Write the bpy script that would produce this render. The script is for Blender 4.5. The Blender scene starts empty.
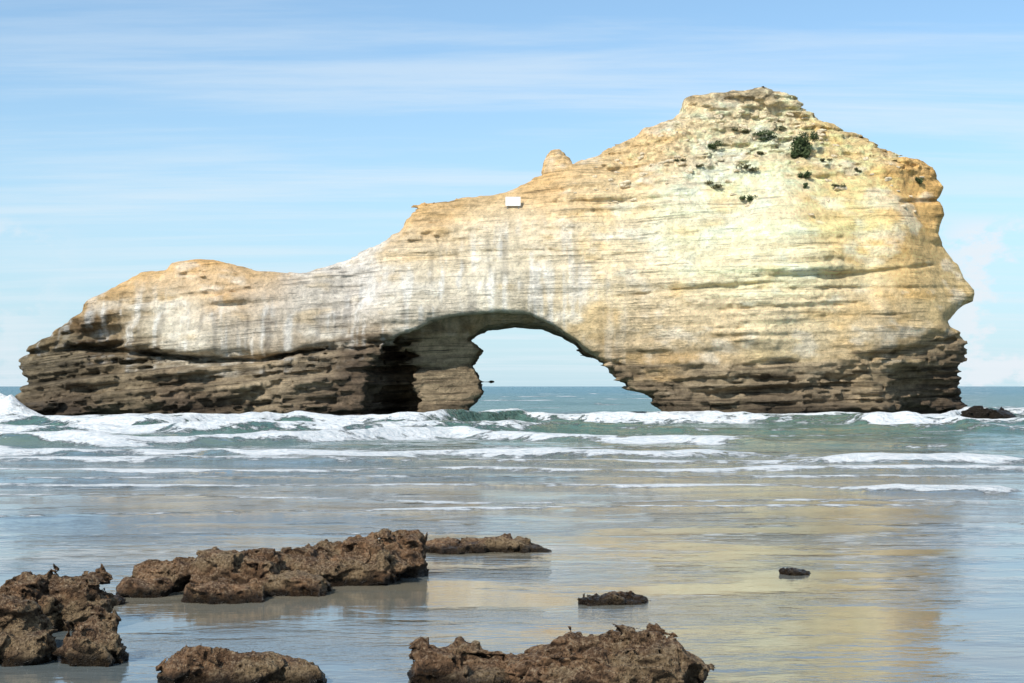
import bpy, math, random
import numpy as np
from mathutils import Vector
from mathutils.bvhtree import BVHTree

F=1422.0; CH=2.5; HY=386.0
f32=np.float32
rng=np.random.default_rng(7); random.seed(7)
scene=bpy.context.scene
col=scene.collection

# ---------------------------------------------------------------- noise
R=rng.random((64,64,64)).astype(f32)*2-1
def vn(x,y,z):
    x=np.asarray(x,dtype=f32);y=np.asarray(y,dtype=f32);z=np.asarray(z,dtype=f32)
    x,y,z=np.broadcast_arrays(x,y,z)
    xi=np.floor(x).astype(np.int32);yi=np.floor(y).astype(np.int32);zi=np.floor(z).astype(np.int32)
    fx=x-xi;fy=y-yi;fz=z-zi
    fx=fx*fx*(3-2*fx);fy=fy*fy*(3-2*fy);fz=fz*fz*(3-2*fz)
    x0=xi&63;x1=(xi+1)&63;y0=yi&63;y1=(yi+1)&63;z0=zi&63;z1=(zi+1)&63
    a=R[x0,y0,z0]*(1-fx)+R[x1,y0,z0]*fx
    b=R[x0,y1,z0]*(1-fx)+R[x1,y1,z0]*fx
    c=R[x0,y0,z1]*(1-fx)+R[x1,y0,z1]*fx
    d=R[x0,y1,z1]*(1-fx)+R[x1,y1,z1]*fx
    return (a*(1-fy)+b*fy)*(1-fz)+(c*(1-fy)+d*fy)*fz
def fbm(x,y,z,o=4,g=0.5):
    t=0;a=1;s=0
    for i in range(o):
        k=2.03**i
        t=t+a*vn(x*k+17.3*i,y*k+5.1*i,z*k+9.7*i); s+=a; a*=g
    return t/s
def cells(x,y,z,lx,lz):
    kz=np.floor(z/lz).astype(np.int32)
    o=R[kz&63,3,7]*3.0
    kx=np.floor(x/lx+o).astype(np.int32); ky=np.floor(y/(lx*1.2)+o*2).astype(np.int32)
    return R[kx&63,ky&63,kz&63]
def sstep(a,b,x):
    t=np.clip((x-a)/(b-a),0,1); return t*t*(3-2*t)
def smin(a,b,k):
    h=np.maximum(k-np.abs(a-b),0)/k
    return np.minimum(a,b)-h*h*k*0.25

# ---------------------------------------------------------------- meshing
def surface_nets(Fd,org,step,keep=True):
    Fd=Fd.copy()
    Fd[0]=-1;Fd[-1]=-1;Fd[:,0]=-1;Fd[:,-1]=-1;Fd[:,:,0]=-1;Fd[:,:,-1]=-1
    nx,ny,nz=Fd.shape
    ins=Fd>0
    c=np.zeros((nx-1,ny-1,nz-1),dtype=np.uint8)
    for i in(0,1):
        for j in(0,1):
            for k in(0,1):
                c+=ins[i:nx-1+i,j:ny-1+j,k:nz-1+k]
    act=(c>0)&(c<8)
    I,J,K=np.nonzero(act)
    n=len(I)
    idx=np.full(act.shape,-1,dtype=np.int32); idx[I,J,K]=np.arange(n)
    s=np.zeros((n,3),dtype=np.float64); cnt=np.zeros(n)
    C={}
    for i in(0,1):
        for j in(0,1):
            for k in(0,1): C[i,j,k]=Fd[I+i,J+j,K+k]
    for a in C:
        for ax in range(3):
            if a[ax]==0:
                b=list(a);b[ax]=1;b=tuple(b)
                va,vb=C[a],C[b]
                m=(va>0)!=(vb>0)
                t=np.where(m,va/np.where(m,va-vb,1),0)
                for q in range(3):
                    s[:,q]+=np.where(m,a[q]+(t if q==ax else 0),0)
                cnt+=m
    s/=cnt[:,None]
    V=(np.stack([I,J,K],1)+s)*np.array(step)+np.array(org)
    quads=[]
    e=ins[:-1,1:-1,1:-1]!=ins[1:,1:-1,1:-1]
    i,j,k=np.nonzero(e); j=j+1;k=k+1
    q=np.stack([idx[i,j-1,k-1],idx[i,j,k-1],idx[i,j,k],idx[i,j-1,k]],1)
    fl=ins[i,j,k]; q[~fl]=q[~fl][:,::-1]; quads.append(q)
    e=ins[1:-1,:-1,1:-1]!=ins[1:-1,1:,1:-1]
    i,j,k=np.nonzero(e); i=i+1;k=k+1
    q=np.stack([idx[i-1,j,k-1],idx[i-1,j,k],idx[i,j,k],idx[i,j,k-1]],1)
    fl=ins[i,j,k]; q[~fl]=q[~fl][:,::-1]; quads.append(q)
    e=ins[1:-1,1:-1,:-1]!=ins[1:-1,1:-1,1:]
    i,j,k=np.nonzero(e); i=i+1;j=j+1
    q=np.stack([idx[i-1,j-1,k],idx[i,j-1,k],idx[i,j,k],idx[i-1,j,k]],1)
    fl=ins[i,j,k]; q[~fl]=q[~fl][:,::-1]; quads.append(q)
    Q=np.concatenate(quads)
    if keep:   # keep only the largest connected shell
        lab=np.arange(n)
        for _ in range(400):
            mn=lab[Q].min(1); new=lab.copy()
            for c_ in range(4): np.minimum.at(new,Q[:,c_],mn)
            new=new[new]; new=new[new]
            if (new==lab).all(): break
            lab=new
        big=np.bincount(lab).argmax(); kv=lab==big
        Q=Q[kv[Q[:,0]]]; re=np.cumsum(kv)-1; Q=re[Q]; V=V[kv]
    return V,Q

def make_mesh(name,V,Q,smooth=True):
    me=bpy.data.meshes.new(name)
    me.vertices.add(len(V)); me.vertices.foreach_set('co',np.ascontiguousarray(V,dtype=f32).ravel())
    me.loops.add(Q.size); me.loops.foreach_set('vertex_index',np.ascontiguousarray(Q,dtype=np.int32).ravel())
    n=len(Q); me.polygons.add(n)
    me.polygons.foreach_set('loop_start',np.arange(0,Q.size,Q.shape[1],dtype=np.int32))
    me.polygons.foreach_set('use_smooth',np.full(n,smooth))
    me.update(calc_edges=True); me.validate()
    return me
def add_attr(me,name,arr):
    if arr.ndim==2:
        a=me.attributes.new(name,'FLOAT_COLOR','POINT')
        d=np.concatenate([arr,np.ones((len(arr),1))],1).astype(f32)
        a.data.foreach_set('color',d.ravel())
    else:
        a=me.attributes.new(name,'FLOAT','POINT')
        a.data.foreach_set('value',arr.astype(f32).ravel())
def obj_from(name,me,loc=(0,0,0),mat=None,parent=None,**props):
    o=bpy.data.objects.new(name,me); o.location=loc
    if mat: me.materials.append(mat)
    col.objects.link(o)
    if parent: o.parent=parent
    for k,v in props.items(): o[k]=v
    return o

def P2(px,py,Y):
    return ((px-512)/F*Y, CH+(HY-py)/F*Y)

# ---------------------------------------------------------------- node helper
class NT:
    def __init__(s,nt): s.nt=nt; nt.nodes.clear()
    def n(s,t,ins=None,**kw):
        nd=s.nt.nodes.new(t)
        for k,v in kw.items(): setattr(nd,k,v)
        if ins:
            for k,v in ins.items():
                if isinstance(v,bpy.types.NodeSocket): s.nt.links.new(v,nd.inputs[k])
                else: nd.inputs[k].default_value=v
        return nd
    def math(s,op,a,b=0.0,c=0.0,clamp=False):
        nd=s.n('ShaderNodeMath',{0:a,1:b,2:c},operation=op); nd.use_clamp=clamp; return nd.outputs[0]
    def mix(s,f,a,b,bt='MIX'):
        nd=s.n('ShaderNodeMix',data_type='RGBA',blend_type=bt)
        for i,v in ((0,f),(6,a),(7,b)):
            if isinstance(v,bpy.types.NodeSocket): s.nt.links.new(v,nd.inputs[i])
            else: nd.inputs[i].default_value=v
        return nd.outputs[2]
    def mapr(s,v,a,b,c=0.0,d=1.0,smooth=True):
        nd=s.n('ShaderNodeMapRange',{0:v,1:a,2:b,3:c,4:d})
        if smooth: nd.interpolation_type='SMOOTHSTEP'
        return nd.outputs[0]
    def noise(s,vec,scale,detail=4,rough=0.5,dist=0.0):
        return s.n('ShaderNodeTexNoise',{'Vector':vec,'Scale':scale,'Detail':detail,'Roughness':rough,'Distortion':dist}).outputs[0]
    def mapping(s,vec,scale=(1,1,1),rot=(0,0,0),loc=(0,0,0)):
        return s.n('ShaderNodeMapping',{'Vector':vec,'Scale':scale,'Rotation':rot,'Location':loc}).outputs[0]
def new_mat(name):
    m=bpy.data.materials.new(name); m.use_nodes=True
    return m,NT(m.node_tree)
def c4(r,g,b): return (r,g,b,1)

# ================================================================ ROCK ARCH
sil=[(-8,445),(-4,416),(10,410),(24,405),(22,398),(30,392),(28,386),(34,378),(25,370),(18,359),(30,346),(45,335),(62,322),(78,312),(84,300),(100,292),(120,281),(140,273),(165,270),(170,263),(190,261),(215,263),(235,267),(255,272),(280,273),(300,275),(325,268),(345,260),(365,250),(385,242),(402,234),(409,220),(425,208),(450,201),(480,195),(508,190),(520,184),(543,173),(545,164),(545,155),(552,147),(560,146),(568,154),(573,163),(600,151),(625,139),(650,127),(670,118),(684,109),(687,96),(696,91),(706,92),(714,88),(726,90),(736,86),(748,87),(757,84),(768,83),(776,90),(788,91),(800,97),(820,110),(840,123),(850,128),(870,138),(890,150),(915,160),(930,168),(943,188),(938,200),(944,215),(935,235),(944,250),(956,262),(964,278),(974,290),(971,302),(952,312),(934,322),(938,330),(956,336),(960,352),(948,365),(952,385),(956,398),(960,406),(966,414),(966,445)]
arch_f=[(358,460),(364,410),(361,385),(369,365),(385,345),(400,334),(430,322),(460,314),(500,309),(530,312),(555,324),(578,341),(596,358),(612,374),(628,387),(640,396),(654,404),(664,415),(666,460)]
arch_b=[(468,460),(466,410),(480,395),(475,378),(470,362),(480,350),(472,338),(486,327),(515,322),(545,325),(570,338),(600,356),(634,376),(670,392),(680,420),(680,460)]
def poly_sdf(poly,X,Z):
    P=np.array(poly,dtype=np.float64); Q=np.roll(P,-1,0)
    d2=np.full(X.shape,1e9); inside=np.zeros(X.shape,bool)
    for (ax,az),(bx,bz) in zip(P,Q):
        ex,ez=bx-ax,bz-az
        t=np.clip(((X-ax)*ex+(Z-az)*ez)/(ex*ex+ez*ez+1e-12),0,1)
        d2=np.minimum(d2,(X-ax-t*ex)**2+(Z-az-t*ez)**2)
        if az!=bz:
            c=((az>Z)!=(bz>Z))&(X<(bx-ax)*(Z-az)/(bz-az)+ax)
            inside^=c
    return np.where(inside,1,-1)*np.sqrt(d2)
ctrl=[(20,410,112),(30,375,113.0),(30,350,114),(70,400,110.8),(100,330,112.0),(100,280,115),(150,345,110.6),(180,268,115.5),(180,300,112.8),(180,350,110.6),(200,400,109.6),(100,400,110),(250,345,111.0),(300,400,109.5),(300,345,110.5),(300,300,112.3),(300,275,115),(380,330,110),(350,270,114.5),(425,210,115),(430,250,112),(430,310,109.5),(520,195,115),(520,240,111),(520,310,108.8),(600,160,115.5),(600,195,112.4),(600,240,110.4),(620,290,108.6),(600,340,108.3),(560,270,110.4),(700,110,115.5),(700,150,113.4),(700,190,111.2),(700,225,109.2),(700,300,107.2),(700,360,107.8),(700,400,107.0),(745,92,114.6),(780,105,115.0),(780,150,112.4),(780,195,109.4),(780,250,107.2),(780,300,105.8),(770,350,107.2),(850,130,115.5),(850,165,111.8),(850,200,109),(862,260,108.8),(850,330,107.4),(850,400,107.0),(815,250,106.0),(895,240,106.4),(895,300,106.6),(885,190,109.5),(930,190,113),(926,250,111.0),(928,300,110.0),(950,250,114.5),(965,295,113.5),(940,350,110.5),(940,390,110.5),(640,380,109.2),(965,400,113),(900,340,108)]
def PC(pl,Y): return [P2(a,b,Y) for a,b in pl]
bx=np.array([-100,0,60,100,150,200,260,300,380,398,412,485,500,620,640,700,760,850,900,960,1100])
bb2=np.array([368,360,342,348,352,358,360,350,340,338,338,338,345,362,374,370,362,357,350,336,334])
def dipf(x):
    return np.where(x<2,-0.0028*(x-2)**2/(1+0.012*np.abs(x-2)),0.03*(x-2))
def bedding(x,y,z,wn):
    return z-dipf(x)+0.10*wn
def build_arch():
    st=(0.15,0.24,0.115)
    x=np.arange(-43.5,41.5,st[0]);y=np.arange(104,129,st[1]);z=np.arange(-1.3,29.0,st[2])
    X2,Z2=np.meshgrid(x,z,indexing='ij')
    S=poly_sdf(PC(sil,114.5),X2,Z2)
    C=np.array([(*P2(a,b,d),d) for a,b,d in ctrl])
    num=0;den=1e-9
    for cx,cz,d in C:
        w=np.exp(-((X2-cx)**2+(Z2-cz)**2)/(2*2.2**2))+1e-5/(1+(X2-cx)**2+(Z2-cz)**2)
        num=num+w*d;den=den+w
    yf=num/den
    yb=np.maximum(116+(116-yf)*0.8+3.2,yf+5.5)+1.5*fbm(X2/9,Z2/9,0*X2+3.3,3)
    Tf=poly_sdf(PC(arch_f,109.3),X2,Z2)
    Tb=poly_sdf(PC(arch_b,114.5),X2,Z2)
    A=lambda a:a.astype(f32)[:,None,:]
    Y=y.astype(f32)[None,:,None]
    G=smin(A(S),Y-A(yf),1.3); G=smin(G,A(yb)-Y,3.0)
    bl=sstep(112.0,113.4,Y)
    T=A(Tf)*(1-bl)+A(Tb)*bl
    G=smin(G,-T,0.5)
    def ell(cx,cy,cz,rx,ry,rz):
        q=np.sqrt(((x[:,None,None]-cx)/rx)**2+((y[None,:,None]-cy)/ry)**2+((z[None,None,:]-cz)/rz)**2).astype(f32)
        return (q-1)*min(rx,ry,rz)
    G=smin(G,ell(-9.2,113.5,1.8,2.0,3.2,4.6),0.6)
    cx,cz=P2(97,336,111.5)
    G=smin(G,ell(cx,111.2,cz,1.7,2.4,1.2),0.9)
    cx,cz=P2(150,356,110.6)
    G=smin(G,ell(cx,109.4,cz,5.0,1.6,0.40),0.4)
    cx,cz=P2(38,412,111)
    G=-smin(-G,ell(cx,111,cz-0.3,3.0,2.6,0.9),0.4)
    m=np.abs(G)<1.9
    I,J,K=np.nonzero(m)
    px_,py_,pz=x[I].astype(f32),y[J].astype(f32),z[K].astype(f32)
    Sv=S.astype(f32)[I,K]; Tv=np.minimum(np.abs(Tf),np.abs(Tb)).astype(f32)[I,K]
    u=512+F*px_/np.maximum(py_,1); v=HY-F*(pz-CH)/py_
    bn=np.interp(u,bx,bb2)
    wn=fbm(px_/5,py_/5,pz/5,3)
    low=sstep(-9,8,v-bn+wn*20)
    pil=sstep(400,412,u)*sstep(496,482,u)*sstep(112.0,113,py_)*sstep(326,336,v)
    low=np.maximum(low,pil)
    crag=sstep(195,160,v+wn*25)*sstep(560,640,u)*0.60+0.30*sstep(16,4,v-np.interp(u,[0,100,200,300,400,500,600],[340,290,266,275,240,196,155]))*sstep(640,560,u)
    crag=np.clip(crag,0,1)*(1-low)
    edge=0.42+0.58*np.minimum(sstep(0.1,1.3,np.abs(Sv)),sstep(0.0,1.0,Tv))
    edge=np.maximum(edge,0.85*crag)
    edge=np.maximum(edge,0.6*low)
    edge*=1-0.4*pil
    edge*=0.65+0.35*sstep(20,75,u)
    zs=bedding(px_,py_,pz,wn)+0.04*fbm(px_/1.6,py_/1.6,pz*0+2,2)
    def n1(t,s): 
        return vn(t,np.full_like(t,s)+px_*0.06,py_*0.05)
    s1=np.tanh(3.2*n1(zs*0.62,1.5)); s2=np.tanh(5*n1(zs*1.5,7.5)); s3=np.tanh(4*n1(zs*3.3,11.5))
    xj=px_+0.6*fbm(px_/1.2,py_/1.2,pz/1.2,2)
    c1=cells(xj,py_,zs,2.2,0.55);c2=cells(xj+9,py_,zs+0.2,0.8,0.28)
    strat_low=0.28*s1+0.34*s2+0.38*s3
    strat_up=0.13*s1+0.13*s2+0.09*s3
    brk=fbm(px_/1.1,py_/1.1,zs*1.4,3)
    rid=1-np.abs(fbm(px_/2.4+40,py_/2.4,pz/1.9,4))*2.2
    ledge=sstep(-0.10,0.40,fbm(px_/6+9,py_/6,pz/3.5,2))
    d=0.70*fbm(px_/8,py_/8,pz/7,2)+0.14*fbm(px_/1.5,py_/1.5,pz/1.2,4)
    d+=low*(strat_low*(0.8+0.8*vn(px_/2.3,py_/2.3,zs*0.9))+0.28*brk+0.24*c1+0.28*c2)
    d+=(1-low)*(strat_up*(0.35+1.1*ledge)+ledge*(0.12*c1+0.10*c2))*(1-0.2*crag)
    d+=crag*(0.46*rid-0.2+0.42*fbm(px_/0.9,py_/0.9,pz/0.7,4)+0.14*c1+0.26*c2)
    fl=fbm(px_/1.3,py_/3.0,pz/9.0,3)
    d+=(1-low)*(1-crag)*0.20*fl
    d+=(1-low)*0.50*vn(px_/4.2+3,py_*0+2,pz/16)*sstep(0.2,0.8,1-crag)
    fc=np.abs(((px_+0.55*pz+0.8*wn)/7.5)%1-0.5)*2
    d+=(1-low)*(1-crag)*0.35*(fc-0.5)*sstep(560,640,u)
    d-=0.6*np.exp(-((v-bn-2)/3.0)**2)*np.clip(vn(px_/4,pz*0,py_*0+4)*1.4+0.3,0,1.2)
    def groove(us,vs_,amp,wd,u0,sd,off=0.30):
        lv=np.interp(u,us,vs_)
        return amp*np.exp(-((v-lv)/wd)**2)*sstep(u0,u0+40,u)*np.clip(off+1.0*vn(px_/3.5,pz*0+sd,pz*0)+0.4*vn(px_/0.9,pz*0+sd,pz*0),0,1)
    d-=groove([590,700,800,960],[300,288,280,262],0.40,1.6,580,0)
    d-=groove([640,740,830,940],[222,212,206,200],0.46,1.7,650,5,0.25)
    d-=groove([640,740,830,960],[262,252,244,236],0.26,1.4,680,15,0.15)
    d-=groove([600,740,830,960],[330,322,316,314],0.26,1.4,600,25,0.15)
    d-=groove([400,500,600,700],[262,250,252,262],0.20,1.5,380,35,0.2)
    d-=groove([120,250,350,480],[330,318,300,288],0.20,1.5,110,45,0.2)
    d-=0.5*np.exp(-((u-746-(v-200)*0.12)/5)**2)*sstep(185,195,v)*sstep(235,220,v)
    d-=0.4*np.exp(-((u-862-(v-250)*0.08)/12)**2)*sstep(195,240,v)*sstep(335,290,v)
    G[I,J,K]+=d*edge
    G[~m]=np.clip(G[~m],-5,5)
    return surface_nets(G,(x[0],y[0],z[0]),st)
V,Q=build_arch()

def s2l(c):
    c=np.array(c)/255.0
    return np.where(c<0.04045,c/12.92,((c+0.055)/1.055)**2.4)
upc=[(130,285,(206,164,106)),(200,272,(214,168,106)),(250,282,(200,164,116)),(50,335,(126,110,82)),(95,335,(96,74,54)),(140,320,(192,177,148)),(180,305,(210,199,178)),(200,330,(226,217,198)),(260,310,(190,179,163)),(300,292,(208,199,186)),(330,320,(188,177,159)),(300,345,(174,158,134)),(365,350,(166,149,123)),(370,285,(216,208,197)),(420,300,(204,193,173)),(430,250,(220,205,175)),(430,215,(210,168,110)),(500,203,(214,176,120)),(500,235,(224,210,181)),(500,280,(220,210,188)),(540,305,(194,179,151)),(560,250,(226,210,180)),(560,185,(216,178,126)),(600,175,(224,195,148)),(600,230,(232,213,175)),(600,290,(222,203,167)),(640,340,(208,185,148)),(650,140,(224,191,140)),(700,120,(232,209,166)),(700,180,(240,227,196)),(700,250,(240,222,184)),(700,320,(230,207,167)),(680,355,(190,166,130)),(760,110,(236,216,176)),(760,200,(238,222,183)),(780,260,(240,223,185)),(780,320,(232,211,170)),(850,150,(234,205,150)),(850,220,(238,209,150)),(850,290,(236,213,169)),(850,330,(216,193,154)),(920,190,(226,180,113)),(910,260,(230,192,130)),(950,290,(212,185,135)),(900,330,(212,187,146)),(385,360,(108,92,74))]
loc_=[(40,370,(124,112,90)),(60,410,(86,72,60)),(120,380,(130,115,92)),(220,362,(160,142,114)),(200,400,(96,81,67)),(300,375,(156,139,114)),(330,402,(98,83,68)),(385,380,(92,78,64)),(440,350,(176,156,126)),(440,375,(178,158,128)),(450,390,(156,136,110)),(450,404,(112,94,76)),(650,385,(126,110,88)),(700,375,(158,141,114)),(800,370,(156,139,112)),(900,365,(158,139,110)),(800,402,(88,75,62)),(930,402,(88,75,62)),(680,405,(88,75,62))]
def idw(u,v,pts,sg=28):
    num=np.zeros((len(u),3));den=np.full(len(u),1e-9)
    for a,b,c in pts:
        w=np.exp(-((u-a)**2+(v-b)**2)/(2*sg*sg))+1e-4/(1+((u-a)**2+(v-b)**2)/400)
        num+=w[:,None]*s2l(c);den+=w
    return num/den[:,None]
def arch_colors(V):
    x,y,z=V[:,0].astype(f32),V[:,1].astype(f32),V[:,2].astype(f32)
    u=512+F*x/y;v=HY-F*(z-CH)/y
    w1=fbm(x/4,y/4,z/4,4);w2=fbm(x/4+9,y/4,z/4+30,4)
    cu=idw(u+w1*26,v+w2*22,upc,24);cl=idw(u+w1*16,v+w2*10,loc_,24)
    bn=np.interp(u,bx,bb2)
    wn=fbm(x/5,y/5,z/5,3)
    zs=bedding(x,y,z,wn)
    band=vn(zs*1.4,x*0.05+3,y*0.03);band2=vn(zs*4.2,x*0.10+3,y*0.05);band3=vn(zs*0.7,x*0.02+13,y*0.03)
    nl=fbm(x/0.8,y/0.8,z/0.5,3)
    low=sstep(-17,15,v-bn-4+wn*26+16*nl+20*band2+10*band)
    cu=cu*(1+0.08*band+0.08*band2+0.05*band3)[:,None]
    tr=sstep(-30,-4,v-bn+wn*20+8*band)
    cu=cu*(1-0.18*tr[:,None]*np.array([0.85,1.0,1.2]))
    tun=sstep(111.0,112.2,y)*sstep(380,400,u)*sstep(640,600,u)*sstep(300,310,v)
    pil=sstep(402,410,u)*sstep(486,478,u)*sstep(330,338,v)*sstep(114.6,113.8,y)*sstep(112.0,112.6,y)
    tun_shade=np.clip(tun-pil,0,1)  # shade under the arch painted into the rock colour, browned like damp stone
    warm=sstep(0.12,0.5,fbm(x/3.2+70,y/3.2,z/1.6+12,4))
    cu=cu*(1-warm[:,None]*np.array([0.02,0.10,0.24]))
    warmr=sstep(640,820,u)*sstep(-0.1,0.5,band3+w2)*sstep(240,300,v)
    cu=cu*(1-warmr[:,None]*np.array([0.01,0.05,0.14]))
    pale=sstep(0.08,0.42,fbm(x/2.2+170,y/2.2,z/1.1+52,4))
    cu=cu*(1-0.36*pale[:,None])+0.36*pale[:,None]*np.array([0.92,0.87,0.75])
    stx=fbm(x/0.40,y/1.4,z/6.5,3)
    topv=np.interp(u,[0,200,300,400,500,600,700,900],[250,275,285,245,205,200,200,200])
    mid=sstep(5,40,v-topv)*sstep(700,520,u)
    sw=sstep(0.08,0.40,stx)*mid
    cu=cu*(1-0.30*sw[:,None]*np.array([0.95,0.93,0.86]))
    swp=sstep(0.08,0.4,fbm(x/0.5+51,y/1.4,z/5,3))*mid
    cu=cu*(1-0.38*swp[:,None])+0.38*swp[:,None]*np.array([0.84,0.84,0.81])
    rub=(vn(x/0.30,y/0.30,z/0.24)+0.8*vn(x/0.7,y/0.7,z/0.5))*sstep(230,170,v)*sstep(540,640,u)
    cu=cu*(1+0.18*rub)[:,None]
    crest=sstep(16,2,v-np.interp(u,[0,80,100,165,200,300,400,410,500,600,700,800,850,930],[350,312,292,270,262,275,236,216,194,153,94,98,129,169]))
    crest=crest*sstep(-0.25,0.25,fbm(x/1.2,y/1.2,z/1.2,3))*(1-low)*0.42
    cu=cu*(1-crest[:,None])+crest[:,None]*np.array([0.62,0.40,0.17])
    cap=sstep(682,690,u)*sstep(778,768,u)*sstep(105,98,v)*sstep(-0.30,0.05,fbm(x/0.5,y/0.5,z/0.4,3))
    cu=cu*(1-0.65*cap[:,None])+0.65*cap[:,None]*np.array([0.14,0.115,0.075])
    cl=cl*(1+0.36*band2+0.22*band)[:,None]
    cl=cl*(1+0.5*fbm(x/0.7,y/.7,z/.35,3))[:,None]
    wet=sstep(1.7,0.5,z+0.5*w1)
    cl=cl*(1-0.42*wet[:,None])
    low=np.maximum(low,pil)
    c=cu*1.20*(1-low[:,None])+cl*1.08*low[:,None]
    c=c*(1-0.42*tun_shade[:,None]*np.array([0.80,1.0,1.2]))
    crag=np.clip(sstep(205,150,v+w1*25)*sstep(560,640,u),0,1)*(1-low)*0.8
    return np.clip(c,0.01,0.95),low,crag,wet*low,zs
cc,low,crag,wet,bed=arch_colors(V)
LOC=np.array([0,116,0.0])
me=make_mesh('rock_arch',V-LOC,Q)
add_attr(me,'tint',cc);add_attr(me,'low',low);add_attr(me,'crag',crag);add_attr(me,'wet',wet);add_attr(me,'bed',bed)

def rock_material():
    m,n=new_mat('layered_limestone')
    tc=n.n('ShaderNodeTexCoord').outputs['Object']
    tint=n.n('ShaderNodeAttribute',attribute_name='tint').outputs['Color']
    lowa=n.n('ShaderNodeAttribute',attribute_name='low').outputs['Fac']
    craga=n.n('ShaderNodeAttribute',attribute_name='crag').outputs['Fac']
    weta=n.n('ShaderNodeAttribute',attribute_name='wet').outputs['Fac']
    beda=n.n('ShaderNodeAttribute',attribute_name='bed').outputs['Fac']
    xyz=n.n('ShaderNodeSeparateXYZ',{0:tc})
    w0=n.noise(tc,0.9,5,0.65)
    bw=n.math('ADD',beda,n.math('MULTIPLY',w0,0.12))
    bv=n.n('ShaderNodeCombineXYZ',{0:xyz.outputs[0],1:xyz.outputs[1],2:bw}).outputs[0]
    s1=n.noise(n.mapping(bv,(0.14,0.14,3.4)),1.0,5,0.7)
    s2=n.noise(n.mapping(bv,(0.28,0.28,7)),1.0,3,0.6)
    pm=n.noise(n.mapping(tc,(0.20,0.20,0.35),loc=(5,3,1)),1.0,4,0.6)
    fine=n.noise(tc,1.7,10,0.75)
    fine2=n.noise(tc,6.5,6,0.80)
    rub=n.n('ShaderNodeTexVoronoi',{'Vector':n.n('ShaderNodeVectorMath',{0:tc,1:n.n('ShaderNodeTexNoise',{'Vector':tc,'Scale':1.5,'Detail':4.0}).outputs['Color']},operation='ADD').outputs[0],'Scale':2.4},feature='F1').outputs[0]
    up=n.math('MULTIPLY',n.math('SUBTRACT',1.0,n.math('MULTIPLY',craga,0.7)),n.mapr(pm,0.36,0.56,0.15,1.0))
    f1=n.mix(up,c4(1,1,1),n.mapr(s1,0.3,0.7,0.82,1.15))
    f2=n.mapr(fine,0.32,0.68,0.76,1.27)
    lines=n.mapr(s2,0.35,0.44,0.60,1.03)
    f3=n.mix(up,c4(1,1,1),lines)
    f4=n.mapr(fine2,0.28,0.54,0.72,1.12)
    mul=n.math('MULTIPLY',n.math('MULTIPLY',f1,f2),n.math('MULTIPLY',f3,f4))
    rk=n.math('MULTIPLY',n.mapr(rub,0.35,0.75),n.math('MULTIPLY',craga,0.38))
    mul=n.math('MULTIPLY',mul,n.math('SUBTRACT',1.0,rk))
    lc=n.math('MULTIPLY',lowa,n.mapr(s1,0.50,0.36,0,0.60))
    mul=n.math('MULTIPLY',mul,n.math('SUBTRACT',1.0,lc))
    cm=n.n('ShaderNodeCombineXYZ',{0:mul,1:mul,2:mul}).outputs[0]
    base=n.mix(1.0,tint,cm,'MULTIPLY')
    h=n.math('MULTIPLY',n.math('ADD',n.math('MULTIPLY',s1,0.45),n.math('MULTIPLY',lines,0.20)),up)
    h=n.math('ADD',h,n.math('MULTIPLY',fine,0.85))
    h=n.math('ADD',h,n.math('MULTIPLY',fine2,0.26))
    h=n.math('SUBTRACT',h,n.math('MULTIPLY',n.math('MULTIPLY',rub,craga),0.45))
    bp=n.n('ShaderNodeBump',{'Height':h,'Strength':1.0,'Distance':0.65}).outputs[0]
    ro=n.math('SUBTRACT',0.92,n.math('MULTIPLY',weta,0.4))
    b=n.n('ShaderNodeBsdfPrincipled',{'Base Color':base,'Roughness':ro,'Normal':bp,'Specular IOR Level':0.2})
    n.n('ShaderNodeOutputMaterial',{0:b.outputs[0]})
    return m
mrock=rock_material()
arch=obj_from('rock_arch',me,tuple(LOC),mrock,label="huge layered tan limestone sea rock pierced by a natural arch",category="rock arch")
tree=BVHTree.FromPolygons([tuple(v) for v in V.tolist()],Q.tolist())
def cast(px,py):
    d=Vector(((px-512)/F,1,(HY-py)/F)).normalized()
    return tree.ray_cast(Vector((0,0,CH)),d,400)[0]

def sdf_rock(boxes,bounds,step,noisef,keep=True,kk=0.2):
    (x0,x1),(y0,y1),(z0,z1)=bounds
    x=np.arange(x0,x1,step);y=np.arange(y0,y1,step);z=np.arange(z0,z1,step)
    X,Y,Z=np.meshgrid(x.astype(f32),y.astype(f32),z.astype(f32),indexing='ij')
    G=None
    for (cx,cy,cz,rx,ry,rz,p) in boxes:
        q=(np.abs((X-cx)/rx)**p+np.abs((Y-cy)/ry)**p+np.abs((Z-cz)/rz)**p)**(1/p)
        g=(1-q)*min(rx,ry,rz)
        G=g if G is None else -smin(-G,-g,min(rx,ry,rz)*kk)
    G=G+noisef(X,Y,Z)
    return surface_nets(G,(x0,y0,z0),(step,)*3,keep)

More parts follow.
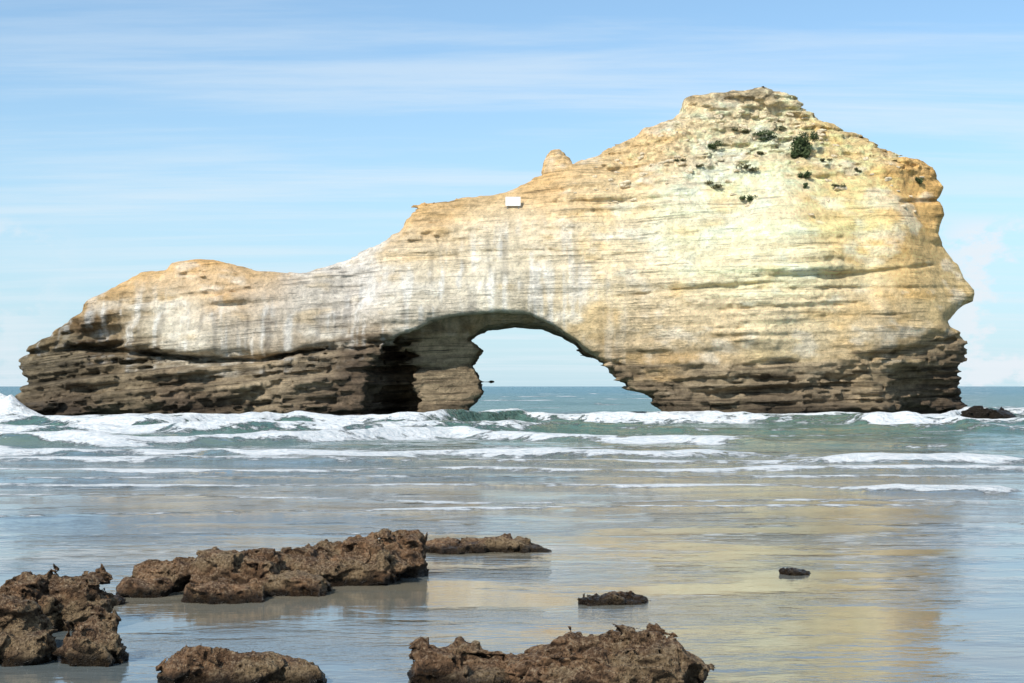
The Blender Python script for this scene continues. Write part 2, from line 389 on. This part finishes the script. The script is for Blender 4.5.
# ---------------------------------------------------------------- sea rocks near the beach
def reef_material(name,k=1.0,wz=0.17):
    m,n=new_mat(name)
    geo=n.n('ShaderNodeTexCoord').outputs['Object']
    hz=n.n('ShaderNodeSeparateXYZ',{0:geo}).outputs[2]
    nrm=n.n('ShaderNodeSeparateXYZ',{0:n.n('ShaderNodeNewGeometry').outputs['Normal']}).outputs[2]
    a=n.noise(geo,3.2,8,0.7);b_=n.noise(geo,28,7,0.8)
    ol=n.noise(geo,1.8,4,0.6)
    v=n.n('ShaderNodeTexVoronoi',{'Vector':geo,'Scale':42.0},feature='F1').outputs[0]
    pit=n.mapr(v,0.1,0.45)
    warm=n.mix(n.mapr(ol,0.42,0.58),c4(0.34*k,0.185*k,0.092*k),c4(0.30*k,0.205*k,0.11*k))
    c=n.mix(n.mapr(a,0.36,0.62),c4(0.12*k,0.064*k,0.032*k),warm)
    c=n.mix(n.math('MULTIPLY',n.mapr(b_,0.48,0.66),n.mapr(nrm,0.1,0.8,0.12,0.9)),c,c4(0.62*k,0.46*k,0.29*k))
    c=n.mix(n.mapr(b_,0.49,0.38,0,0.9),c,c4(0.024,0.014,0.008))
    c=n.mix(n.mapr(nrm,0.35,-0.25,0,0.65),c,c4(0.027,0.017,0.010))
    wet=n.mapr(n.math('ADD',hz,n.math('MULTIPLY',a,0.16)),wz+0.05,wz-0.06)
    c=n.mix(n.math('MULTIPLY',wet,0.88),c,c4(0.013,0.010,0.007))
    h=n.math('ADD',n.math('MULTIPLY',a,0.7),n.math('ADD',n.math('MULTIPLY',b_,0.85),n.math('MULTIPLY',pit,-0.28)))
    bp=n.n('ShaderNodeBump',{'Height':h,'Strength':1.0,'Distance':0.11}).outputs[0]
    ro=n.mapr(wet,0,1,0.85,0.25)
    b=n.n('ShaderNodeBsdfPrincipled',{'Base Color':c,'Roughness':ro,'Normal':bp,'Specular IOR Level':0.25})
    n.n('ShaderNodeOutputMaterial',{0:b.outputs[0]})
    return m
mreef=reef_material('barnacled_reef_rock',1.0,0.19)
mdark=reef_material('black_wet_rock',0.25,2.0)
def reef(name,lumps,label,step,sc=1.0,seed=0,group="weed-brown rocks in the shallows",p=3.0,mat=None,pit=1.0):
    bs=[]
    for (cx,top,hw,Y,dep) in lumps:
        X_,Zt=P2(cx,top,Y); bs.append((X_,Y,-0.10*sc,hw/F*Y,dep,Zt+0.04*sc,p))
    pad=0.25*sc
    B=((min(b[0]-b[3] for b in bs)-pad,max(b[0]+b[3] for b in bs)+pad),(min(b[1]-b[4] for b in bs)-pad,max(b[1]+b[4] for b in bs)+pad),(-0.2*sc,max(b[2]+b[5] for b in bs)+pad))
    s=seed*7.7
    def nf(X,Y,Z):
        X=X/sc;Y=Y/sc;Z=Z/sc
        wx=0.12*vn(X/0.3+s,Y/0.3,Z/0.3)
        r=1-2.6*np.abs(fbm((X+wx)/0.42+s,(Y+wx)/0.42,Z/0.34,3))
        r2=1-2.6*np.abs(fbm((X+wx)/0.15+s,(Y+wx)/0.15,Z/0.14,2))
        c1=cells(X+wx,Y+wx,Z+wx+0.3*X*0.3,0.36,0.18)
        pt=sstep(0.25,0.6,vn(X/0.06+s,Y/0.06,Z/0.055))
        return sc*(0.09*fbm(X/0.6+s,Y/0.6,Z/0.5,2)+0.06*(r-0.35)+0.02*(r2-0.35)+0.045*fbm(X/0.10,Y/0.10+s,Z/0.09,4,0.65)+0.035*c1-0.018*pit*pt)
    Vr,Qr=sdf_rock(bs,B,step,nf)
    c=np.array([(B[0][0]+B[0][1])/2,(B[1][0]+B[1][1])/2,0])
    me=make_mesh(name,Vr-c,Qr)
    return obj_from(name,me,tuple(c),mat or mreef,label=label,category="rock",group=group)
reef('rock',[(60,571,36,14.9,0.34),(28,584,28,14.6,0.3),(88,586,16,14.8,0.25)],"craggy brown boulder with a jagged crest in shallow water",0.014,seed=1)
reef('rock',[(8,604,34,13.3,0.34),(-42,600,42,13.6,0.5),(14,634,34,12.9,0.2)],"bulky brown boulder in front of a jagged crest",0.014,seed=12)
reef('rock',[(92,615,27,12.9,0.24)],"squat rounded brown boulder standing in a shallow pool",0.012,seed=11,p=2.3)
reef('rock',[(395,533,28,18.9,0.40),(345,537,42,18.7,0.45),(300,547,46,18.1,0.45),(240,552,46,17.5,0.5),(168,559,34,17.6,0.4),(225,580,42,16.6,0.3),(150,576,26,17.1,0.25),(290,570,40,17.2,0.35),(355,555,50,18.1,0.3)],"long low jagged brown reef standing in shallow water",0.018,seed=2,p=3.6)
reef('rock',[(455,537,32,21.6,0.4),(495,536,32,21.7,0.35),(530,546,17,21.5,0.2)],"flat brown reef slab trailing off into shallow water",0.02,seed=3)
reef('rock',[(200,644,32,12.1,0.28),(250,653,45,12.0,0.28),(292,659,32,12.0,0.22)],"low pitted brown slab barely above the water",0.012,seed=24,p=2.6)
reef('rock',[(450,638,38,12.2,0.26),(492,650,32,12.1,0.24),(475,662,44,11.8,0.24)],"knobbly brown rock split by a narrow gap",0.012,seed=5,p=2.5)
reef('rock',[(568,636,40,12.1,0.28),(628,632,46,12.0,0.28),(672,646,34,11.8,0.28),(604,654,80,11.6,0.32),(536,656,34,11.9,0.24)],"broad craggy brown rock with pitted crest",0.013,seed=26,p=2.6)
reef('rock',[(605,591,24,16.4,0.24),(630,593,16,16.4,0.2)],"small flat dark rock awash in shallow water",0.013,seed=7,sc=0.6)
reef('rock',[(798,568,14,18.9,0.14)],"tiny dark stone poking out of wet sand",0.012,seed=8,sc=0.4)
reef('rock',[(113,594,9,16.3,0.10)],"small dark stone beside the long reef",0.012,seed=9,sc=0.4)
reef('rock',[(977,408,14,101,1.2),(994,407,19,101,1.5)],"black wave-washed rock off the foot of the arch",0.10,seed=10,sc=2.5,group="wave-washed rocks",mat=mdark)

# ---------------------------------------------------------------- shrubs
def leafmat(name,a,b2):
    m,n=new_mat(name)
    tc=n.n('ShaderNodeTexCoord').outputs['Object']
    no=n.noise(tc,4.0,3,0.6)
    b=n.n('ShaderNodeBsdfPrincipled',{'Base Color':n.mix(n.mapr(no,0.35,0.65),a,b2),'Roughness':0.8})
    n.n('ShaderNodeOutputMaterial',{0:b.outputs[0]}); return m
mleaf=leafmat('shrub_leaves',c4(0.03,0.055,0.015),c4(0.09,0.12,0.04))
mdry=leafmat('dry_shrub_leaves',c4(0.07,0.075,0.03),c4(0.20,0.18,0.08))
def shrub(px,py,wpx,hpx,label,dens=110,ns=1,mat=None):
    p=cast(px,py+hpx*0.3)
    if p is None: return
    k=p.y/F; rx=wpx*k/2; rz=hpx*k/2
    vs=[];fs=[]
    nb=max(3,int(wpx/4))*ns; cl=[(random.uniform(-.85,.85)*rx,random.uniform(-.6,.1)*rx,random.uniform(-0.3,1.4)*rz,random.uniform(.25,.6)) for _ in range(nb)]
    for c in cl:
        for _ in range(dens):
            d=Vector((random.gauss(0,1),random.gauss(0,1),random.gauss(0,1))).normalized()*random.uniform(0.4,1.2)
            q=Vector((c[0]+d.x*rx*c[3],c[1]+d.y*rx*c[3],c[2]+d.z*rz*c[3]))
            a=Vector((random.gauss(0,1),random.gauss(0,1),random.gauss(0,1))).normalized(); b2=a.orthogonal().normalized()
            s=random.uniform(.05,.12); i=len(vs)
            vs+= [q-a*s,q+b2*s*.6,q+a*s,q-b2*s*.6]; fs.append((i,i+1,i+2,i+3))
    me=bpy.data.meshes.new('shrub'); me.from_pydata([tuple(v) for v in vs],[],fs)
    obj_from('shrub',me,tuple(p+Vector((0,0,-0.15*rz))),mat or mleaf,label=label,category="shrub",group="shrubs clinging to the rock")
shrub(803,143,24,26,"large dark green shrub on the tan rock slope",240,2)
SM="small olive shrub on the tan rock slope"
for a in [(714,147,14,10),(804,176,14,10),(806,186,8,5),(918,180,8,9)]: shrub(*a,SM)
for a in [(716,184,18,7),(748,168,20,7),(762,152,10,4),(780,128,12,4),(838,186,14,4),(740,130,16,4),(700,166,10,4),(826,160,10,3),(680,160,10,3),(860,170,10,3)]:
    shrub(*a,"low dry olive scrub spreading over the rubble slope",60,1,mdry)
shrub(766,136,28,9,"low spreading green shrub on the rock slope",90,1)
shrub(750,194,18,13,"dark shrub growing from a crack in the rock",90)

# ---------------------------------------------------------------- loose blocks on the upper slope
def boulder_mesh(seed):
    Vb,Qb=sdf_rock([(0,0,0,0.45,0.4,0.3,5)],((-.8,.8),(-.8,.8),(-.7,.7)),0.07,lambda X,Y,Z:0.14*fbm(X/0.45+seed*5,Y/.45,Z/.35,3))
    return make_mesh('boulder',Vb,Qb)
m,n=new_mat('pale_rubble_stone')
tc=n.n('ShaderNodeTexCoord').outputs['Object']
no=n.noise(tc,3.5,6,0.65)
b=n.n('ShaderNodeBsdfPrincipled',{'Base Color':n.mix(n.mapr(no,0.35,0.6),c4(0.46,0.36,0.22),c4(0.74,0.63,0.45)),'Roughness':0.95,'Normal':n.n('ShaderNodeBump',{'Height':no,'Strength':0.7,'Distance':0.15}).outputs[0]})
n.n('ShaderNodeOutputMaterial',{0:b.outputs[0]})
bm_=[boulder_mesh(i) for i in range(5)]
for q in bm_: q.materials.append(m)
rb=random.Random(11)
cntb=0
while cntb<90:
    a=rb.uniform(575,925); tp=np.interp(a,[575,650,700,780,850,930],[165,132,108,98,134,172]); bq=tp+6+abs(rb.gauss(0,1))*40
    if bq>220: continue
    p=cast(a,bq)
    if p is None: continue
    o=bpy.data.objects.new('boulder',rb.choice(bm_)); sc_=rb.choice([.25,.3,.35,.4,.45,.6])*rb.uniform(.8,1.2)
    o.location=p+Vector((0,0.03,0.0)); o.scale=(sc_*rb.uniform(.9,1.7),sc_,sc_*rb.uniform(.7,1.1)); o.rotation_euler=(rb.uniform(-.3,.3),rb.uniform(-.3,.3),rb.uniform(-.6,.6))
    o['label']="loose pale limestone block lying on the upper slope";o['category']="boulder";o['group']="loose blocks on the upper slope"
    col.objects.link(o); cntb+=1

# ---------------------------------------------------------------- white board
p=cast(513,209)
def box(vs,fs,c,h):
    i=len(vs)
    for sx in(-1,1):
        for sy in(-1,1):
            for sz in(-1,1): vs.append((c[0]+sx*h[0],c[1]+sy*h[1],c[2]+sz*h[2]))
    for f in((0,1,3,2),(4,6,7,5),(0,4,5,1),(2,3,7,6),(0,2,6,4),(1,5,7,3)): fs.append(tuple(i+q for q in f))
def boxmesh(name,bl):
    vs=[];fs=[]
    for c,h in bl: box(vs,fs,c,h)
    me=bpy.data.meshes.new(name);me.from_pydata(vs,[],fs);return me
def flatmat(name,c,r=0.6):
    m,n=new_mat(name)
    tc=n.n('ShaderNodeTexCoord').outputs['Object']
    no=n.noise(tc,6,4,0.6)
    b=n.n('ShaderNodeBsdfPrincipled',{'Base Color':n.mix(n.mapr(no,0.3,0.7,0,0.25),c4(*c),c4(c[0]*.6,c[1]*.58,c[2]*.52)),'Roughness':r})
    n.n('ShaderNodeOutputMaterial',{0:b.outputs[0]});return m
if p:
    e=bpy.data.objects.new('sign',None);e.location=p;col.objects.link(e)
    e['label']="small white blank notice board on short posts on the ridge";e['category']="sign"
    obj_from('panel',boxmesh('panel',[((0,-0.05,0.60),(0.6,0.04,0.36))]),(0,0,0),flatmat('white_paint',(0.8,0.8,0.78)),parent=e)
    mp=flatmat('grey_post',(0.25,0.23,0.2))
    obj_from('post',boxmesh('post',[((-0.45,0.03,0.2),(0.04,0.035,0.7))]),(0,0,0),mp,parent=e)
    obj_from('post',boxmesh('post',[((0.45,0.03,0.2),(0.04,0.035,0.7))]),(0,0,0),mp,parent=e)

# ================================================================ SEA
Yr=np.concatenate([np.geomspace(2.5,38,340)[:-1],np.arange(38,125,0.17),np.geomspace(125,9000,190)])
s=np.linspace(-0.72,0.72,960)
YY,SS=np.meshgrid(Yr,s,indexing='ij')
XX=SS*(YY+11)
U=512+F*XX/YY
X_=XX.astype(f32);Y_=YY.astype(f32);O_=np.zeros_like(X_)
open_=sstep(32,75,Y_)
H=open_*(0.16*fbm(X_/7,Y_/3.2,O_,3)+0.07*fbm(X_/2.2,Y_/1.0,O_+5,3))*sstep(3000,300,Y_)
H+=0.004*fbm(X_/0.9,Y_/0.45,O_+2,3)*sstep(3,10,Y_)
H+=0.026*np.clip(fbm(X_/6,Y_/1.5,O_+22,3)-0.04,0,1)*sstep(19,32,Y_)
far=sstep(120,160,Y_)
H+=far*0.3*fbm(X_/30,Y_/11,O_+8,3)*sstep(3000,400,Y_)
foam=np.zeros_like(X_)
streak=fbm(X_/6,Y_/1.3,O_+3,4)
patch=fbm(X_/3,Y_/1.6,O_+13,4)
tear=fbm(X_/1.6,Y_/0.9,O_+31,4)
lump=fbm(X_/0.8,Y_/0.6,O_+1,3)
def breaker(up,Yp,Ap,Fp,wf,wb,fb,ffr,wob=1.0):
    global H,foam
    yc=np.interp(U,up,Yp)+wob*(2.2*vn(X_/11,O_,O_+Yp[0])+1.0*vn(X_/4.2,O_,O_+Yp[0]+5)+0.4*vn(X_/1.4,O_,O_+Yp[0]+3))
    A=np.interp(U,up,Ap)*(1+0.38*vn(X_/5,O_,O_+Yp[0]+7)+0.12*vn(X_/1.1,O_,O_+Yp[0]+9)); Fo=np.interp(U,up,Fp)
    d=Y_-yc
    w=np.where(d<0,wf,wb)
    H+=A*np.exp(-(d/w)**2)
    ffr2=ffr*(1+0.8*vn(X_/2.6,O_,O_+Yp[0]+17))
    fr=np.where(d<0,np.exp(-np.maximum(-d/ffr2,0)**2.0),np.exp(-(d/fb)**2))
    foam=np.maximum(foam,Fo*fr*(1.0+0.7*tear))
    H+=0.14*A*Fo*np.exp(-(d/(wf*2.2))**2)*lump
breaker([-700,0,200,420,450,520,535,740,770,850,875,1024,1800],[86,86,86,88,91,97,96,94,93,90,88,88,88],[.64,.64,.68,.72,.85,.82,.62,.58,.55,.5,.62,.7,.6],[1.15,1.15,1.15,1.05,.6,.30,1.15,1.05,.5,.35,1.1,1.15,1],1.3,4.5,1.4,2.0)
breaker([-700,0,150,420,560,720,1100,1800],[74,74,73,75,79,78,76,76],[.48,.50,.5,.5,.48,.4,.35,.3],[.95,1,1.05,.85,.35,.45,.4,.4],1.1,2.6,0.9,1.6)
breaker([-700,0,150,300,450,600,720,770,1100,1800],[61,61,60,63,69,64,60,58,58,58],[.44,.46,.52,.48,.48,.42,.32,.14,.16,.1],[1.05,1.05,1.1,1.05,1.05,1.02,1,.1,.2,.5],1.0,3,0.7,1.8)
breaker([-700,0,300,460,560,700,760,1800],[52,52,51,53,52,50,50,50],[.26,.26,.28,.22,.28,.22,.10,.06],[1,1,1.05,.7,.98,.8,0.35,0],0.8,2.4,0.6,1.4)
breaker([-700,0,250,460,560,800,1024,1800],[47,47,46.5,47,46,47,47,47],[.14,.14,.14,.12,.12,.10,.08,.05],[.82,.82,.88,.7,.88,.7,.35,.1],0.7,2,0.4,0.9,0.6)
breaker([-700,0,250,460,560,800,1024,1800],[42,42,41.5,42,41,42,42,42],[.12,.12,.12,.10,.10,.12,.10,.07],[.98,.98,1.02,.92,.85,.98,.88,.8],0.6,2,0.4,0.75,0.5)
breaker([-700,0,250,460,560,800,1024,1800],[38.5,38.5,39,38.5,38,38.5,39,39],[.06,.06,.06,.06,.06,.06,.06,.05],[.6,.6,.7,.7,.7,.6,.6,.5],0.5,1.6,0.3,0.5,0.6)
breaker([-700,800,835,880,1000,1040,1800],[46,46,46,46,46,46,46],[0,0,.25,.34,.26,.05,0],[0,0,1.2,1.3,1.2,.2,0],0.6,2,0.7,1.4,0.5)
breaker([-700,0,200,560,600,790,830,870,900,1000,1030,1800],[36,36,36,35.5,35,35,34.5,33.4,33.2,33.2,33.2,33],[.05,.05,.05,0.05,.05,.05,.04,.14,.19,.16,.04,0],[.75,.82,.7,.82,.95,.9,.6,1.2,1.3,1.2,.3,.2],0.4,1.5,0.34,0.75,0.4)
breaker([-700,0,330,500,900,1800],[32,32,31.5,31.5,31,31],[.035,.04,.04,.035,.03,.03],[.8,.8,.6,.75,.5,.4],0.4,1.2,0.22,0.4,0.45)
breaker([-700,0,330,500,900,1800],[27.6,27.6,28.2,29,29.4,29.4],[.045,.045,.045,.035,.03,.03],[.7,.7,.75,.75,.6,.5],0.3,0.9,0.2,0.35,0.3)
breaker([-700,0,330,500,900,1800],[24,24,24.4,25,26,26],[.018,.018,.018,.015,.01,.01],[0.5,.5,.5,.4,.3,0],0.25,0.8,0.15,0.25,0.3)
breaker([-700,-200,-60,-10,12,26,45,1800],[116,115,110,107,106,106,106,106],[1.2,1.6,2.2,2.3,2.0,1.0,.1,0],[1.2,1.3,1.5,1.5,1.4,1.1,0,0],1.8,4,4.5,5,0.3)
breaker([-700,60,200,360,440,470,515,560,640,660,940,965,1024,1200,1800],[106,107,106.5,106,106,104,104,116,114,104.5,104.5,109,108,108,108],[.2,.3,.3,.3,.3,.5,.5,.3,.35,.4,.4,.8,.7,.6,.4],[.3,.9,.8,.9,.3,1,.9,.4,.6,.95,1,1.1,1,.6,.3],1.4,3,2,2.0,0.6)
between=sstep(60,66,Y_)*sstep(108,84,Y_)
foam=np.maximum(foam,between*sstep(520,380,U)*(0.25+0.7*streak))
foam=np.maximum(foam,sstep(46,52,Y_)*sstep(62,58,Y_)*sstep(760,640,U)*(0.30+0.7*streak))
foam=np.maximum(foam,sstep(31,40,Y_)*sstep(104,90,Y_)*(0.22+0.65*streak))
foam=np.maximum(foam,far*sstep(0.30,0.50,fbm(X_/14,Y_/7,O_+21,4))*0.8*sstep(1500,200,Y_))
foam=foam+0.30*patch*(foam>0.05)
Vs=np.stack([X_.ravel(),Y_.ravel(),H.ravel()],1)
nr,nc=YY.shape
ii=np.arange(nr*nc).reshape(nr,nc)
Qs=np.stack([ii[:-1,:-1].ravel(),ii[:-1,1:].ravel(),ii[1:,1:].ravel(),ii[1:,:-1].ravel()],1)
ms=make_mesh('sea',Vs,Qs)
add_attr(ms,'foam',foam.ravel())
m,n=new_mat('sea_water')
pos=n.n('ShaderNodeNewGeometry').outputs['Position']
sy=n.n('ShaderNodeSeparateXYZ',{0:pos}); yy=sy.outputs[1]; hz=sy.outputs[2]
fo=n.n('ShaderNodeAttribute',attribute_name='foam').outputs['Fac']
fn=n.noise(n.mapping(pos,(0.6,1.0,1.0)),2.6,9,0.76)
fn2=n.noise(n.mapping(pos,(1,1.6,1.0)),3.0,6,0.7)
fmask=n.mapr(n.math('ADD',fo,n.math('MULTIPLY',n.math('SUBTRACT',fn,0.5),2.3)),0.46,0.72)
fmask=n.math('MULTIPLY',fmask,n.mapr(fo,0.02,0.2))
deep=n.mapr(yy,26,80)
off=n.mapr(yy,110,600)
pn=n.noise(n.mapping(pos,(0.05,0.22,1)),1.0,4,0.6)
sand=n.mix(n.mapr(pn,0.35,0.65),c4(0.10,0.13,0.14),c4(0.21,0.18,0.125))
c=n.mix(deep,sand,c4(0.075,0.145,0.12))
c=n.mix(off,c,c4(0.02,0.12,0.15))
c=n.mix(fmask,c,n.mix(n.mapr(fn2,0.35,0.6),c4(0.72,0.78,0.80),c4(0.96,0.96,0.95)))
rip1=n.noise(n.mapping(pos,(1.8,3.8,1)),1.0,5,0.6)
rip2=n.noise(n.mapping(pos,(7,13,1)),1.0,4,0.6)
rip3=n.noise(n.mapping(pos,(0.35,0.8,1)),1.0,5,0.6)
calm=n.noise(n.mapping(pos,(0.22,0.50,1)),1.0,5,0.6)
calmf=n.mapr(calm,0.44,0.62,0.15,1.0)
hh=n.math('MULTIPLY',n.math('ADD',rip1,n.math('MULTIPLY',rip2,0.30)),n.mapr(yy,12,60,0.016,0.22))
hh=n.math('MULTIPLY',hh,calmf)
hh=n.math('ADD',hh,n.math('MULTIPLY',rip3,n.mapr(yy,28,130,0.0,1.2)))
hh=n.math('ADD',hh,n.math('MULTIPLY',n.math('MULTIPLY',n.math('ADD',fn,fn2),fmask),0.26))
bp=n.n('ShaderNodeBump',{'Height':hh,'Strength':1.0,'Distance':1.0}).outputs[0]
ro=n.mapr(yy,12,200,0.02,0.20)
ro=n.mix(fmask,ro,c4(0.9,0.9,0.9))
ior=n.mapr(yy,22,90,2.1,1.34)
b=n.n('ShaderNodeBsdfPrincipled',{'Base Color':c,'Roughness':ro,'Normal':bp,'IOR':ior})
n.n('ShaderNodeOutputMaterial',{0:b.outputs[0]})
sea=obj_from('sea',ms,(0,0,0),m,kind="structure",label="shallow sea with white breakers and smooth wet shore")

gx=np.linspace(-9000,9000,60);gy=np.concatenate([np.linspace(-60,40,60),np.geomspace(45,9000,40)])
GX,GY=np.meshgrid(gx,gy,indexing='ij')
GZ=np.interp(GY,[-60,0,2,12,60,9000],[0.9,0.25,-0.1,-0.35,-2,-6])
ig=np.arange(GX.size).reshape(GX.shape)
Qg=np.stack([ig[:-1,:-1].ravel(),ig[1:,:-1].ravel(),ig[1:,1:].ravel(),ig[:-1,1:].ravel()],1)
mg=make_mesh('beach',np.stack([GX.ravel(),GY.ravel(),GZ.ravel()],1),Qg)
m,n=new_mat('wet_sand')
pos=n.n('ShaderNodeNewGeometry').outputs['Position']
no=n.noise(pos,1.5,6,0.6)
b=n.n('ShaderNodeBsdfPrincipled',{'Base Color':n.mix(no,c4(0.22,0.17,0.11),c4(0.34,0.27,0.18)),'Roughness':0.5,'Normal':n.n('ShaderNodeBump',{'Height':no,'Strength':0.3,'Distance':0.05}).outputs[0]})
n.n('ShaderNodeOutputMaterial',{0:b.outputs[0]})
obj_from('beach',mg,(0,0,0),m,kind="structure",label="wet tan sand beach sloping into the sea")

# ================================================================ LIGHT, SKY, CAMERA
EL=math.radians(40);AZ=math.radians(217)
sv=Vector((math.sin(AZ)*math.cos(EL),math.cos(AZ)*math.cos(EL),math.sin(EL)))
L=bpy.data.lights.new('sun','SUN');L.energy=5.0;L.angle=math.radians(0.5);L.color=(1.0,0.955,0.87)
lo=bpy.data.objects.new('sun',L);lo.rotation_euler=sv.to_track_quat('Z','Y').to_euler();lo.location=(-30,-40,60);col.objects.link(lo)
w=bpy.data.worlds.new('World');scene.world=w;w.use_nodes=True
n=NT(w.node_tree)
sky=n.n('ShaderNodeTexSky',sky_type='NISHITA');sky.sun_disc=False;sky.sun_elevation=EL;sky.sun_rotation=AZ
sky.air_density=1.0;sky.dust_density=0.4;sky.ozone_density=1.0
d=n.n('ShaderNodeTexCoord').outputs['Generated']
sp=n.n('ShaderNodeSeparateXYZ',{0:d})
zc=n.math('ADD',n.math('MAXIMUM',sp.outputs[2],0.0),0.06)
pv=n.n('ShaderNodeCombineXYZ',{0:n.math('DIVIDE',sp.outputs[0],zc),1:n.math('DIVIDE',sp.outputs[1],zc),2:0.0}).outputs[0]
cn=n.noise(n.mapping(pv,(0.24,1.2,1),(0,0,0.06)),1.6,9,0.62,0.3)
cn2=n.noise(n.mapping(pv,(0.25,0.6,1)),0.6,4,0.5)
ci=n.math('MULTIPLY',n.mapr(cn,0.40,0.68),n.mapr(cn2,0.32,0.62,0.4,1.0))
cu=n.noise(n.mapping(d,(1,1,1.7),loc=(0.35,0,0.0)),18.0,7,0.62)
cum=n.math('MULTIPLY',n.mapr(cu,0.44,0.54),n.math('MULTIPLY',n.mapr(sp.outputs[2],0.118,0.10),n.math('ADD',n.mapr(sp.outputs[0],0.27,0.31),n.mapr(sp.outputs[0],-0.28,-0.34,0,0.5))))
haze=n.mapr(sp.outputs[2],0.24,0.0,0.15,0.80)
skc=n.mix(1.0,sky.outputs[0],c4(1.10,1.34,1.46),'MULTIPLY')
skc=n.mix(haze,skc,c4(4.5,6.35,7.75))
skc=n.mix(n.math('MULTIPLY',ci,0.55),skc,c4(7.0,7.8,8.4))
skc=n.mix(n.math('MULTIPLY',cum,0.85),skc,c4(7.3,7.8,8.3))
bg=n.n('ShaderNodeBackground',{'Color':skc,'Strength':0.114})
n.n('ShaderNodeOutputWorld',{0:bg.outputs[0]})

cam=bpy.data.cameras.new('camera');cam.sensor_width=36;cam.lens=F/1024*36;cam.shift_y=(HY-341.5)/1024;cam.clip_end=20000
co=bpy.data.objects.new('camera',cam);co.location=(0,0,CH);co.rotation_euler=(math.pi/2,0,0);col.objects.link(co)
scene.camera=co
scene.view_settings.view_transform='Standard';scene.view_settings.look='None';scene.view_settings.exposure=0
